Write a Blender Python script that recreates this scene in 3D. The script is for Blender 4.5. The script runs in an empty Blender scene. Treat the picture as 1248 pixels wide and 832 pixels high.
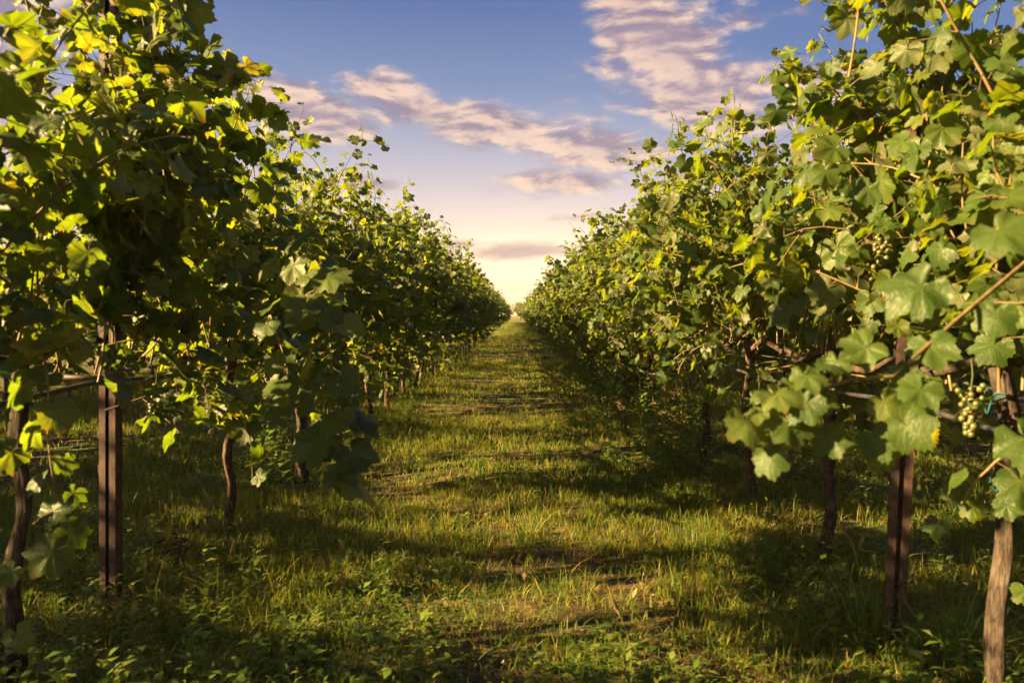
import bpy, math, random
import numpy as np
from mathutils import Vector, Matrix

sc = bpy.context.scene
COL = sc.collection
rad = math.radians

# ------------------------------------------------------------------ camera
FPX = 901.0                       # focal length in photo pixels (1248 wide)
CAM_Z = 1.10
cam_d = bpy.data.cameras.new('camera')
cam = bpy.data.objects.new('camera', cam_d)
COL.objects.link(cam)
cam_d.sensor_width = 36.0
cam_d.lens = 26.0
cam_d.clip_start = 0.05
cam_d.clip_end = 6000
cam.location = (0, 0, CAM_Z)
cam.rotation_euler = (rad(90 - 2.1), 0, rad(0.38))
cam_d.dof.use_dof = True
cam_d.dof.focus_distance = 6.0
cam_d.dof.aperture_fstop = 4.0
sc.camera = cam

# ------------------------------------------------------------------ light
SUN_EL = 21.0
SUN_AZ = -105.0                    # degrees clockwise from +Y : to the left, a little behind
SKY_STRENGTH = 0.10
EXPOSURE = 3.1
sc.view_settings.view_transform = 'Standard'
sc.view_settings.look = 'None'
sc.view_settings.gamma = 1.0
sc.view_settings.exposure = EXPOSURE
sc.view_settings.use_curve_mapping = False
cy = sc.cycles
cy.max_bounces = 7
cy.diffuse_bounces = 3
cy.glossy_bounces = 2
cy.transmission_bounces = 3
cy.transparent_max_bounces = 6
cy.volume_bounces = 0
cy.use_denoising = True
cy.sample_clamp_indirect = 6.0
cy.caustics_reflective = False
cy.caustics_refractive = False

def lin(c):
    return tuple(((v / 255) / 12.92 if v <= 10.3 else (((v / 255) + 0.055) / 1.055) ** 2.4) for v in c)

sun_d = bpy.data.lights.new('sun', 'SUN')
sun_d.energy = 5.0
sun_d.angle = rad(0.55)
sun_d.color = (1.0, 0.67, 0.30)
sun = bpy.data.objects.new('sun', sun_d)
COL.objects.link(sun)
a, e = rad(SUN_AZ), rad(SUN_EL)
sdir = Vector((math.sin(a) * math.cos(e), math.cos(a) * math.cos(e), math.sin(e)))
sun.rotation_euler = sdir.to_track_quat('Z', 'Y').to_euler()
sun.location = sdir * 60


class NT:
    """tiny node-tree helper"""
    def __init__(s, tree):
        s.t = tree; s.n = tree.nodes; s.l = tree.links
    def node(s, typ, **kw):
        n = s.n.new(typ)
        for k, v in kw.items():
            setattr(n, k, v)
        return n
    def put(s, sock, v):
        if isinstance(v, bpy.types.NodeSocket):
            s.l.new(v, sock)
        elif v is not None:
            if sock.type == 'RGBA' and len(v) == 3:
                v = (*v, 1)
            sock.default_value = v
    def math(s, op, a, b=None, c=None, clamp=False):
        n = s.node('ShaderNodeMath', operation=op, use_clamp=clamp)
        for i, v in enumerate((a, b, c)):
            if v is not None:
                s.put(n.inputs[i], v)
        return n.outputs[0]
    def vmath(s, op, a, b=None):
        n = s.node('ShaderNodeVectorMath', operation=op)
        s.put(n.inputs[0], a)
        if b is not None:
            s.put(n.inputs[1], b)
        return n.outputs[1] if op in ('LENGTH', 'DOT_PRODUCT', 'DISTANCE') else n.outputs[0]
    def rng(s, v, a, b, c=0.0, d=1.0, smooth=True):
        n = s.node('ShaderNodeMapRange', interpolation_type='SMOOTHSTEP' if smooth else 'LINEAR')
        s.put(n.inputs[0], v)
        for i, x in enumerate((a, b, c, d)):
            s.put(n.inputs[i + 1], x)
        return n.outputs[0]
    def mix(s, f, a, b, mode='MIX'):
        n = s.node('ShaderNodeMix', data_type='RGBA', blend_type=mode)
        s.put(n.inputs[0], f); s.put(n.inputs[6], a); s.put(n.inputs[7], b)
        return n.outputs[2]
    def noise(s, vec, scale, detail=4, rough=0.55, dist=0.0):
        n = s.node('ShaderNodeTexNoise')
        s.put(n.inputs['Vector'], vec)
        n.inputs['Scale'].default_value = scale
        n.inputs['Detail'].default_value = detail
        n.inputs['Roughness'].default_value = rough
        n.inputs['Distortion'].default_value = dist
        return n.outputs[0]
    def ramp(s, v, stops):
        n = s.node('ShaderNodeValToRGB')
        el = n.color_ramp.elements
        while len(el) > 1:
            el.remove(el[-1])
        el[0].position = stops[0][0]; el[0].color = (*stops[0][1], 1)
        for p, c in stops[1:]:
            q = el.new(p); q.color = (*c, 1)
        s.put(n.inputs[0], v)
        return n.outputs[0]


def build_world():
    w = bpy.data.worlds.new('World')
    sc.world = w
    w.use_nodes = True
    T = NT(w.node_tree)
    T.n.clear()
    out = T.node('ShaderNodeOutputWorld')
    bg = T.node('ShaderNodeBackground')
    bg.inputs['Strength'].default_value = SKY_STRENGTH
    T.l.new(bg.outputs[0], out.inputs[0])
    nis = T.node('ShaderNodeTexSky', sky_type='NISHITA')
    nis.sun_disc = False
    nis.sun_elevation = rad(SUN_EL)
    nis.sun_rotation = rad(SUN_AZ)
    nis.dust_density = 3.0
    tc = T.node('ShaderNodeTexCoord')
    d = T.vmath('NORMALIZE', tc.outputs['Generated'])
    sx = T.node('ShaderNodeSeparateXYZ'); T.put(sx.inputs[0], d)
    X, Y, Z = sx.outputs
    DEG = 180 / math.pi
    az = T.math('MULTIPLY', T.math('ARCTAN2', X, Y), DEG)          # degrees clockwise from the row direction
    el = T.math('MULTIPLY', T.math('ARCSINE', Z), DEG)
    # evening sky colour by height, warm low down in the direction of the rows
    G = 1.0 / (SKY_STRENGTH * 2 ** EXPOSURE)
    elf = T.math('DIVIDE', T.math('ADD', el, 10.0), 100.0, clamp=True)
    def st(deg, c):
        return ((deg + 10) / 100, lin(c))
    grad = T.ramp(elf, [st(-10, (150, 120, 90)), st(0, (246, 204, 160)), st(2.2, (252, 224, 184)), st(5, (240, 216, 194)),
                        st(8.5, (224, 202, 198)), st(12, (184, 177, 190)), st(16.5, (124, 138, 175)),
                        st(22, (82, 102, 157)), st(32, (66, 90, 146)), st(60, (50, 80, 142)), st(90, (46, 76, 138))])
    # deeper blue away to the right, as the photo shows
    side = T.rng(az, 2, 28, 0, 0.75)
    hi = T.rng(el, 7, 17)
    grad = T.mix(T.math('MULTIPLY', side, hi), grad, lin((66, 96, 154)))
    # glow low over the end of the path
    gv = T.node('ShaderNodeCombineXYZ')
    T.put(gv.inputs[0], T.math('DIVIDE', az, 10.0)); T.put(gv.inputs[1], T.math('DIVIDE', T.math('SUBTRACT', el, 3.4), 3.4))
    glow = T.math('POWER', 2.718, T.math('MULTIPLY', T.math('POWER', T.vmath('LENGTH', gv.outputs[0]), 2.0), -1.0))
    grad = T.mix(T.math('MULTIPLY', glow, 0.95), grad, (1.5, 1.08, .68))
    # clouds -------------------------------------------------------------
    P = T.node('ShaderNodeCombineXYZ')
    T.put(P.inputs[0], az); T.put(P.inputs[1], el)
    p = P.outputs[0]
    def px(x, y):
        u, v = (x - 630) / FPX, (383 - y) / FPX
        return math.degrees(math.atan(u)), math.degrees(math.atan(v / math.sqrt(1 + u * u)))
    def blob(x, y, lx, ly, rot=0.0, s=1.0):
        cx, cz = px(x, y)
        m = T.node('ShaderNodeMapping', vector_type='TEXTURE')
        m.inputs['Location'].default_value = (cx, cz, 0)
        m.inputs['Rotation'].default_value = (0, 0, rad(-rot))
        m.inputs['Scale'].default_value = (lx / FPX * 57.3, ly / FPX * 57.3, 1)
        T.put(m.inputs[0], p)
        r = T.vmath('LENGTH', m.outputs[0])
        return T.rng(r, 1.5, 0.0, 0, s, smooth=False)
    blobs = [(500, 130, 100, 30, 14, 1), (610, 165, 130, 34, 12, 1), (730, 185, 110, 44, 5, .95), (690, 222, 110, 26, -4, .85),
             (800, 55, 95, 60, 35, 1.2), (840, 115, 125, 55, 15, 1.1), (770, 10, 75, 38, 30, 1.05), (900, 25, 60, 20, -8, .62), (970, 20, 45, 16, 8, .5),
             (690, 128, 26, 9, -6, .62), (735, 108, 18, 8, 0, .6),
             (375, 140, 95, 40, 12, 1.0), (400, 130, 26, 10, 0, .6), (40, 25, 80, 34, 12, .95), (70, 150, 130, 40, 0, .95), (-60, 60, 120, 50, 0, .8),
             (640, 306, 110, 15, 0, .9), (560, 300, 60, 12, 0, .7), (700, 266, 60, 9, -3, .7), (455, 224, 60, 12, 2, .8), (690, 345, 60, 5, 0, .5), (590, 347, 60, 5, 0, .5),
             (350, 205, 60, 20, 0, .5), (1010, 120, 110, 50, 10, .7), (1150, 180, 120, 60, 0, .7),
             (1500, 150, 160, 60, -6, .8), (-500, 150, 260, 70, 5, .8)]
    cov = None
    for b in blobs:
        v = blob(*b)
        cov = v if cov is None else T.math('MAXIMUM', cov, v)
    sv = T.vmath('MULTIPLY', p, (0.10, 0.27, 1.0))
    n1 = T.noise(sv, 1.7, 10, 0.58, 0.3)
    sv2 = T.vmath('ADD', sv, (-0.06, -0.12, 0.0))
    n2 = T.noise(sv2, 1.7, 5, 0.55, 0.3)
    # scattered cover elsewhere in the sky (behind and above the camera)
    away = T.math('MULTIPLY', T.rng(el, 24, 45), 0.30)
    away = T.math('MAXIMUM', away, T.math('MULTIPLY', T.rng(T.math('ABSOLUTE', az), 45, 80), 0.34))
    cov = T.math('MAXIMUM', cov, away)
    dens = T.math('ADD', cov, T.math('MULTIPLY', T.math('SUBTRACT', n1, 0.5), 1.4))
    mask = T.rng(dens, 0.30, 0.70)
    shade = T.math('SUBTRACT', n1, n2)
    lit = T.rng(shade, -0.10, 0.12)
    thick = T.rng(dens, 0.55, 1.25)
    ccol = T.mix(lit, lin((146, 118, 134)), lin((255, 214, 178)))
    ccol = T.mix(T.math('MULTIPLY', thick, 0.45), ccol, lin((188, 152, 150)))
    low = T.rng(el, 8, 4)
    ccol = T.mix(T.math('MULTIPLY', low, 0.9), ccol, lin((206, 172, 160)))
    grad = T.mix(T.math('MULTIPLY', mask, 0.92), grad, ccol)
    grad = T.mix(1.0, grad, (G, G, G), 'MULTIPLY')
    fin = T.mix(0.95, nis.outputs[0], grad)
    T.put(bg.inputs['Color'], fin)
build_world()

# ------------------------------------------------------------------ small helpers
rng = np.random.default_rng(7)
R = random.Random(11)


def tag(o, label=None, cat=None, group=None, kind=None):
    if label: o['label'] = label
    if cat: o['category'] = cat
    if group: o['group'] = group
    if kind: o['kind'] = kind
    return o


def empty(name, loc, label, cat, group=None):
    o = bpy.data.objects.new(name, None)
    o.empty_display_size = 0.1
    o.location = loc
    COL.objects.link(o)
    return tag(o, label, cat, group)


def mesh_data(name, V, F, mat, uv=None, smooth=True, quads=False):
    """V (n,3), F (m,3) or (m,4) int arrays -> mesh"""
    V = np.asarray(V, np.float32); F = np.asarray(F, np.int32)
    k = F.shape[1]
    me = bpy.data.meshes.new(name)
    me.vertices.add(len(V)); me.vertices.foreach_set('co', V.ravel())
    me.loops.add(F.size); me.loops.foreach_set('vertex_index', F.ravel())
    me.polygons.add(len(F)); me.polygons.foreach_set('loop_start', np.arange(0, F.size, k, dtype=np.int32))
    me.polygons.foreach_set('use_smooth', np.full(len(F), smooth, bool))
    if uv is not None:
        l = me.uv_layers.new(name='uv')
        l.data.foreach_set('uv', np.asarray(uv, np.float32)[F.ravel()].ravel())
    me.update(calc_edges=True)
    me.validate()
    if mat: me.materials.append(mat)
    return me


def mobj(name, me, parent=None, loc=(0, 0, 0)):
    o = bpy.data.objects.new(name, me)
    o.location = loc
    COL.objects.link(o)
    if parent: o.parent = parent
    return o


class MB:
    """gathers triangles/quads (quads are split) into one mesh"""
    def __init__(s):
        s.V = []; s.F = []; s.n = 0
    def add(s, V, F):
        V = np.asarray(V, float); F = np.asarray(F, int)
        if F.shape[1] == 4:
            F = np.vstack([F[:, [0, 1, 2]], F[:, [0, 2, 3]]])
        s.V.append(V); s.F.append(F + s.n); s.n += len(V)
    def tube(s, pts, r, sides=6, ridge=None, cap=True):
        pts = np.asarray(pts, float); n = len(pts)
        r = np.broadcast_to(np.asarray(r, float), (n,))
        T = np.gradient(pts, axis=0); T /= np.linalg.norm(T, axis=1)[:, None] + 1e-9
        ref = np.array([0, 0, 1.0]) if abs(T[0][2]) < .9 else np.array([1.0, 0, 0])
        A = np.cross(T, ref); A /= np.linalg.norm(A, axis=1)[:, None] + 1e-9
        B = np.cross(T, A)
        th = np.linspace(0, 2 * math.pi, sides, endpoint=False)
        rr = r[:, None] * np.ones((n, sides))
        if ridge is not None:
            rr = rr * ridge(np.arange(n)[:, None], th[None, :])
        P = pts[:, None, :] + rr[..., None] * (np.cos(th)[None, :, None] * A[:, None, :] + np.sin(th)[None, :, None] * B[:, None, :])
        i = np.arange(n - 1)[:, None] * sides; j = np.arange(sides)[None, :]; j2 = (j + 1) % sides
        F = np.stack([i + j, i + j2, i + sides + j2, i + sides + j], -1).reshape(-1, 4)
        s.add(P.reshape(-1, 3), F)
        if cap:
            for k, ring in ((0, range(sides)), (n - 1, range(sides))):
                base = [P[k][q] for q in ring] + [pts[k]]
                s.add(np.array(base), np.array([[q, (q + 1) % sides, sides] for q in range(sides)]))
    def box(s, c, size, rot=None):
        c = np.asarray(c, float); h = np.asarray(size, float) / 2
        V = np.array([[x, y, z] for x in (-1, 1) for y in (-1, 1) for z in (-1, 1)]) * h
        if rot is not None: V = V @ np.asarray(rot).T
        s.add(V + c, [[0, 1, 3, 2], [4, 6, 7, 5], [0, 4, 5, 1], [2, 3, 7, 6], [0, 2, 6, 4], [1, 5, 7, 3]])
    def data(s, name, mat, smooth=True):
        return mesh_data(name, np.vstack(s.V), np.vstack(s.F), mat, smooth=smooth)
    def obj(s, name, mat, parent=None, loc=(0, 0, 0), smooth=True):
        return mobj(name, s.data(name, mat, smooth), parent, loc)


def vnoise(x, y, seed=0, oct=3):
    """smooth value noise 0..1"""
    x = np.asarray(x, float); y = np.asarray(y, float)
    tot = np.zeros_like(x); amp = 1.0; nrm = 0
    for o in range(oct):
        f = 2 ** o
        xi, yi = np.floor(x * f), np.floor(y * f)
        fx, fy = x * f - xi, y * f - yi
        fx = fx * fx * (3 - 2 * fx); fy = fy * fy * (3 - 2 * fy)
        def h(a, b):
            v = np.sin(a * 127.1 + b * 311.7 + (seed + o * 17) * 74.7) * 43758.5453
            return v - np.floor(v)
        v = (h(xi, yi) * (1 - fx) + h(xi + 1, yi) * fx) * (1 - fy) + (h(xi, yi + 1) * (1 - fx) + h(xi + 1, yi + 1) * fx) * fy
        tot += v * amp; nrm += amp; amp *= .5
    return tot / nrm


def gz(x, y):
    """ground height"""
    x = np.asarray(x, float); y = np.asarray(y, float)
    near = np.exp(-(np.hypot(x, y - 10) / 60) ** 2)
    return ((vnoise(x * .8, y * .8, 3, 3) - .5) * .10 + (vnoise(x * .2, y * .2, 9, 2) - .5) * .10) * near


M3 = cam.rotation_euler.to_matrix()
def at(px, py, dist):
    """the point the photograph shows at this pixel, at a forward distance in metres"""
    d = M3 @ Vector(((px - 624) / FPX, (416 - py) / FPX, -1.0))
    d = d / d.y
    return np.array([d.x * dist, dist, CAM_Z + d.z * dist])

# ------------------------------------------------------------------ materials
def new_mat(name):
    m = bpy.data.materials.new(name); m.use_nodes = True
    T = NT(m.node_tree); T.n.clear()
    out = T.node('ShaderNodeOutputMaterial')
    return m, T, out


def principled(T, col, rough=.6, spec=.3, metal=0.0):
    b = T.node('ShaderNodeBsdfPrincipled')
    T.put(b.inputs['Base Color'], col); T.put(b.inputs['Roughness'], rough)
    b.inputs['Specular IOR Level'].default_value = spec
    T.put(b.inputs['Metallic'], metal)
    return b


def leaf_mat(name, veins, hue=0.0):
    m, T, out = new_mat(name)
    g = T.node('ShaderNodeNewGeometry')
    rnd = g.outputs['Random Per Island']
    top = T.ramp(rnd, [(0, (.036, .070, .018)), (.35, (.055, .098, .022)), (.7, (.080, .120, .026)), (.96, (.120, .145, .034)), (1, (.17, .16, .042))])
    oi = T.node('ShaderNodeObjectInfo')
    top = T.mix(T.math('MULTIPLY', oi.outputs['Random'], .35), top, (.10, .15, .030))
    tcn = T.node('ShaderNodeTexCoord')
    mott = T.noise(tcn.outputs['Object'], 30, 4)
    top = T.mix(T.rng(mott, .45, .8, 0, .5), top, T.mix(.5, top, (.15, .15, .04)))
    if veins:
        uv = T.node('ShaderNodeUVMap'); uv.uv_map = 'uv'
        s = T.node('ShaderNodeSeparateXYZ'); T.put(s.inputs[0], uv.outputs[0])
        x = T.math('ABSOLUTE', T.math('MULTIPLY', T.math('SUBTRACT', s.outputs[0], .5), 2.0))
        y = T.math('MULTIPLY', T.math('SUBTRACT', s.outputs[1], .5), 2.0)
        vm = None
        for deg, wd in ((0, .022), (50, .020), (106, .017)):
            sn, cs = math.sin(rad(deg)), math.cos(rad(deg))
            dist = T.math('ABSOLUTE', T.math('SUBTRACT', T.math('MULTIPLY', x, cs), T.math('MULTIPLY', y, sn)))
            along = T.math('ADD', T.math('MULTIPLY', x, sn), T.math('MULTIPLY', y, cs))
            ww = T.math('SUBTRACT', wd * 1.5, T.math('MULTIPLY', along, wd * .9))
            v = T.math('MULTIPLY', T.rng(T.math('DIVIDE', dist, ww), 1.0, .3), T.math('GREATER_THAN', along, 0.0))
            # side veins: stripes running off the main ones
            vm = v if vm is None else T.math('MAXIMUM', vm, v)
        top = T.mix(T.math('MULTIPLY', vm, .24), top, (.17, .20, .06))
    top = T.mix(1.0, top, (.58, .64, .45), 'MULTIPLY')
    if veins:
        rr = T.math('SQRT', T.math('ADD', T.math('MULTIPLY', x, x), T.math('MULTIPLY', y, y)))
        bl = T.noise(tcn.outputs['Object'], 55, 3)
        edge = T.math('MULTIPLY', T.rng(T.math('ADD', rr, T.math('MULTIPLY', bl, .7)), 1.12, 1.32), T.rng(rnd, .45, .6))
        spot = T.math('MULTIPLY', T.rng(bl, .69, .74), T.rng(rnd, .3, .8))
        top = T.mix(T.math('MULTIPLY', T.math('MAXIMUM', edge, spot), .75), top, (.10, .052, .018))
    under = T.mix(.55, top, (.115, .125, .062))
    col = T.mix(g.outputs['Backfacing'], top, under)
    b = principled(T, col, .48, .32)
    tr = T.node('ShaderNodeBsdfTranslucent')
    T.put(tr.inputs[0], T.mix(1.0, top, (4.3, 3.4, .5), 'MULTIPLY'))
    mx = T.node('ShaderNodeMixShader'); mx.inputs[0].default_value = .46
    T.l.new(b.outputs[0], mx.inputs[1]); T.l.new(tr.outputs[0], mx.inputs[2])
    if veins:
        vo = T.node('ShaderNodeTexVoronoi', feature='DISTANCE_TO_EDGE'); vo.inputs['Scale'].default_value = 13
        T.put(vo.inputs['Vector'], uv.outputs[0])
        cell = T.rng(vo.outputs['Distance'], 0, .16)
        bp = T.node('ShaderNodeBump'); bp.inputs['Strength'].default_value = .22; bp.inputs['Distance'].default_value = .004
        T.put(bp.inputs['Height'], T.math('ADD', T.math('MULTIPLY', vm, -.6), T.math('ADD', T.math('MULTIPLY', cell, .8), T.noise(tcn.outputs['Object'], 70, 2))))
        T.l.new(bp.outputs[0], b.inputs['Normal'])
    T.l.new(mx.outputs[0], out.inputs[0])
    return m


def grass_mat(name, stops, transl=.45, mul=(.74, .79, .42)):
    m, T, out = new_mat(name)
    g = T.node('ShaderNodeNewGeometry')
    tcn = T.node('ShaderNodeTexCoord')
    n = T.noise(tcn.outputs['Object'], .9, 3)
    n2 = T.noise(tcn.outputs['Object'], 4.2, 2)
    f = T.math('ADD', T.math('MULTIPLY', g.outputs['Random Per Island'], .55), T.math('MULTIPLY', T.math('ADD', n, n2), .45))
    f = T.math('SUBTRACT', f, .17, clamp=True)
    col = T.mix(1.0, T.ramp(f, stops), mul, 'MULTIPLY')
    b = principled(T, col, .55, .25)
    tr = T.node('ShaderNodeBsdfTranslucent')
    T.put(tr.inputs[0], T.mix(1.0, col, (2.0, 1.9, .9), 'MULTIPLY'))
    mx = T.node('ShaderNodeMixShader'); mx.inputs[0].default_value = transl
    T.l.new(b.outputs[0], mx.inputs[1]); T.l.new(tr.outputs[0], mx.inputs[2])
    T.l.new(mx.outputs[0], out.inputs[0])
    return m


def bark_mat(name, dark, light):
    m, T, out = new_mat(name)
    tcn = T.node('ShaderNodeTexCoord')
    oi = T.node('ShaderNodeObjectInfo')
    v = T.vmath('MULTIPLY', tcn.outputs['Object'], (150, 150, 20))
    v = T.vmath('ADD', v, oi.outputs['Location'])
    n = T.noise(v, 1.0, 6, .65, .4)
    n2 = T.noise(tcn.outputs['Object'], 9, 3)
    col = T.mix(T.rng(n, .36, .66), dark, light)
    col = T.mix(T.math('MULTIPLY', T.rng(n2, .5, .75), .4), col, (.20, .17, .13))
    b = principled(T, col, .9, .1)
    bp = T.node('ShaderNodeBump'); bp.inputs['Strength'].default_value = .9; bp.inputs['Distance'].default_value = .01
    T.put(bp.inputs['Height'], n); T.l.new(bp.outputs[0], b.inputs['Normal'])
    T.l.new(b.outputs[0], out.inputs[0])
    return m


def plain_mat(name, c1, c2, scale=20, rough=.7, spec=.3, metal=0.0, bump=.2):
    m, T, out = new_mat(name)
    tcn = T.node('ShaderNodeTexCoord')
    n = T.noise(tcn.outputs['Object'], scale, 5, .6)
    col = T.mix(T.rng(n, .35, .68), c1, c2)
    b = principled(T, col, rough, spec, metal)
    bp = T.node('ShaderNodeBump'); bp.inputs['Strength'].default_value = bump; bp.inputs['Distance'].default_value = .003
    T.put(bp.inputs['Height'], n); T.l.new(bp.outputs[0], b.inputs['Normal'])
    T.l.new(b.outputs[0], out.inputs[0])
    return m


def ground_mat():
    m, T, out = new_mat('soil')
    g = T.node('ShaderNodeNewGeometry')
    p = g.outputs['Position']
    n1 = T.noise(p, 1.3, 4); n2 = T.noise(p, 9, 5, .65); n3 = T.noise(p, 55, 4, .7)
    soil = T.mix(T.rng(n3, .35, .7), (.040, .024, .014), (.115, .070, .040))
    straw = T.mix(T.rng(n3, .4, .65), (.13, .085, .035), (.26, .19, .085))
    moss = T.mix(T.rng(n2, .35, .65), (.032, .055, .012), (.075, .10, .022))
    col = T.mix(T.rng(n1, .42, .62), soil, moss)
    col = T.mix(T.rng(n2, .52, .68, 0, .75), col, straw)
    s = T.node('ShaderNodeSeparateXYZ'); T.put(s.inputs[0], p)
    far = T.rng(s.outputs[1], 12, 45)
    col = T.mix(T.math('MULTIPLY', far, .75), col, T.mix(T.rng(n2, .4, .65), (.065, .085, .020), (.16, .14, .045)))
    b = principled(T, col, .95, .1)
    bp = T.node('ShaderNodeBump'); bp.inputs['Strength'].default_value = .8; bp.inputs['Distance'].default_value = .03
    T.put(bp.inputs['Height'], T.math('ADD', n2, T.math('MULTIPLY', n3, .5))); T.l.new(bp.outputs[0], b.inputs['Normal'])
    T.l.new(b.outputs[0], out.inputs[0])
    return m

M_LEAF = leaf_mat('vine_leaf', True)
M_LEAF_FAR = leaf_mat('vine_leaf_far', False)
M_GRASS = grass_mat('grass_blade', [(0, (.030, .062, .010)), (.3, (.060, .112, .016)), (.54, (.105, .150, .024)), (.70, (.20, .175, .045)), (1, (.34, .24, .10))])
M_WEED = grass_mat('weed_leaf', [(0, (.03, .065, .012)), (.35, (.06, .115, .02)), (.65, (.12, .17, .03)), (.85, (.17, .17, .05)), (1, (.22, .14, .06))], .45, (.95, .95, .75))
M_DRY = plain_mat('dry_plant', (.10, .062, .030), (.22, .15, .075), 30, .9, .1)
M_BARK = bark_mat('vine_bark', (.022, .014, .010), (.095, .064, .045))
M_BARK_PALE = bark_mat('pale_bark', (.018, .014, .011), (.066, .050, .040))
M_CANE = plain_mat('cane', (.085, .062, .024), (.17, .115, .05), 25, .6)
M_CANE_RED = plain_mat('cane_red', (.13, .06, .03), (.22, .12, .05), 25, .6)
M_RUST = plain_mat('rusty_steel', (.022, .013, .010), (.066, .036, .026), 28, .6, .4, .25, .4)
M_WIRE = plain_mat('wire_steel', (.10, .085, .07), (.20, .18, .16), 60, .5, .4, .7)
M_HOSE = plain_mat('hose_plastic', (.012, .012, .013), (.035, .034, .036), 30, .5, .4)
M_TWINE = plain_mat('twine', (.015, .08, .09), (.028, .14, .15), 80, .8, .1)
M_GRAPE = None
def grape_mat():
    m, T, out = new_mat('grape')
    g = T.node('ShaderNodeNewGeometry')
    col = T.ramp(g.outputs['Random Per Island'], [(0, (.045, .062, .014)), (.6, (.07, .08, .02)), (1, (.10, .085, .028))])
    b = principled(T, col, .35, .4)
    b.inputs['Subsurface Weight'].default_value = .3
    b.inputs['Subsurface Radius'].default_value = (.006, .006, .002)
    T.l.new(b.outputs[0], out.inputs[0])
    return m
M_GRAPE = grape_mat()

# ------------------------------------------------------------------ ground sheet
def axis(lo, hi, fine_lo, fine_hi, step):
    a = list(np.arange(fine_lo, fine_hi + 1e-6, step))
    s, v = step, fine_hi
    while v < hi:
        s *= 1.35; v += s; a.append(v)
    s, v = step, fine_lo
    while v > lo:
        s *= 1.35; v -= s; a.insert(0, v)
    return np.array(a)

ax = axis(-1500, 1500, -7, 7, .16); ay = axis(-400, 2500, -3, 30, .16)
GX, GY = np.meshgrid(ax, ay)
V = np.stack([GX, GY, gz(GX, GY)], -1).reshape(-1, 3)
nx, ny = len(ax), len(ay)
i = (np.arange(ny - 1)[:, None] * nx + np.arange(nx - 1)[None, :]).ravel()
F = np.stack([i, i + 1, i + nx + 1, i + nx], -1)
tag(mobj('ground', mesh_data('ground', V, F, ground_mat())), 'grassy vineyard soil with straw and bare patches between the rows', None, None, 'structure')

# ------------------------------------------------------------------ grass and weeds
def blades(X, Y, H, W, segs, lean, seed):
    """numpy grass: tapered, bent strips -> V, F(tri)"""
    r = np.random.default_rng(seed)
    n = len(X)
    th = r.uniform(0, 2 * math.pi, n)
    ld = r.uniform(0, 2 * math.pi, n)
    bend = lean * r.uniform(.1, 1.3, n)
    Z = gz(X, Y) - .006
    sx, sy = np.cos(th), np.sin(th)
    lx, ly = np.cos(ld), np.sin(ld)
    rows = []
    for k in range(segs):
        t = k / segs
        w = W * (1 - .75 * t ** 1.5) * .5
        off = bend * H * t ** 1.8
        z = Z + H * (t - .35 * bend * t * t)
        cx, cy_ = X + lx * off, Y + ly * off
        rows.append(np.stack([cx - sx * w, cy_ - sy * w, z], -1))
        rows.append(np.stack([cx + sx * w, cy_ + sy * w, z], -1))
    off = bend * H
    rows.append(np.stack([X + lx * off, Y + ly * off, Z + H * (1 - .35 * bend)], -1))
    V = np.stack(rows, 1)
    nv = 2 * segs + 1
    f = []
    for k in range(segs - 1):
        b = 2 * k
        f += [[b, b + 1, b + 3], [b, b + 3, b + 2]]
    b = 2 * (segs - 1)
    f += [[b, b + 1, b + 2]]
    f = np.array(f)
    F = (np.arange(n)[:, None, None] * nv + f[None]).reshape(-1, 3)
    return V.reshape(-1, 3), F


def scatter(y0, y1, dens, xl, xr, seed):
    r = np.random.default_rng(seed)
    n = int((y1 - y0) * (xr - xl) * dens)
    X = r.uniform(xl, xr, n); Y = r.uniform(y0, y1, n)
    keep = np.abs(X) < Y * .74 + .6
    return X[keep], Y[keep]


GV, GF, off = [], [], 0
for (y0, y1, dens, xl, xr, segs, wd, hm, sd) in (
        (1.7, 4.5, 5200, -3.6, 3.6, 3, .0036, 1.0, 1), (4.5, 9, 2600, -5.5, 5.0, 3, .0050, 1.0, 2),
        (9, 18, 900, -7, 5.5, 2, .009, 1.05, 3), (18, 40, 260, -4.5, 4.5, 2, .018, 1.1, 4), (40, 97, 90, -1.6, 1.6, 1, .035, 1.15, 5)):
    X, Y = scatter(y0, y1, dens, xl, xr, sd)
    r = np.random.default_rng(100 + sd)
    # pull half of the blades into tufts
    n = len(X)
    nt = max(1, n // 22)
    ci = r.integers(0, nt, n)
    tufty = r.random(n) < .5
    jit = r.normal(0, .028 * (1 if y0 < 9 else 2), (n, 2))
    cX, cY = X[ci], Y[ci]
    X = np.where(tufty, cX + jit[:, 0], X); Y = np.where(tufty, cY + jit[:, 1], Y)
    patch = vnoise(X * 1.1, Y * 1.1, 21, 3)
    patch2 = vnoise(X * .45, Y * .6, 33, 2)
    keep = r.random(n) < np.clip((patch - .30) * 4.2, .12, 1)
    X, Y, patch, patch2, tufty = X[keep], Y[keep], patch[keep], patch2[keep], tufty[keep]
    H = (.030 + .075 * patch ** 1.5 + .03 * (patch2 - .4) + .05 * np.clip(np.abs(X) - .75, 0, .7)) * r.uniform(.55, 1.35, len(X)) * hm
    H = np.clip(H, .02, .3) * np.where(r.random(len(X)) < .02, 1.9, 1.0)
    W = wd * r.uniform(.7, 1.4, len(X))
    v, f = blades(X, Y, H, W, segs, .75, 200 + sd)
    GV.append(v); GF.append(f + off); off += len(v)
grass = mobj('grass', mesh_data('grass', np.vstack(GV), np.vstack(GF), M_GRASS))
tag(grass, 'sunlit grass carpeting the path and the strips under the vines', 'grass', None, 'stuff')


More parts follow.
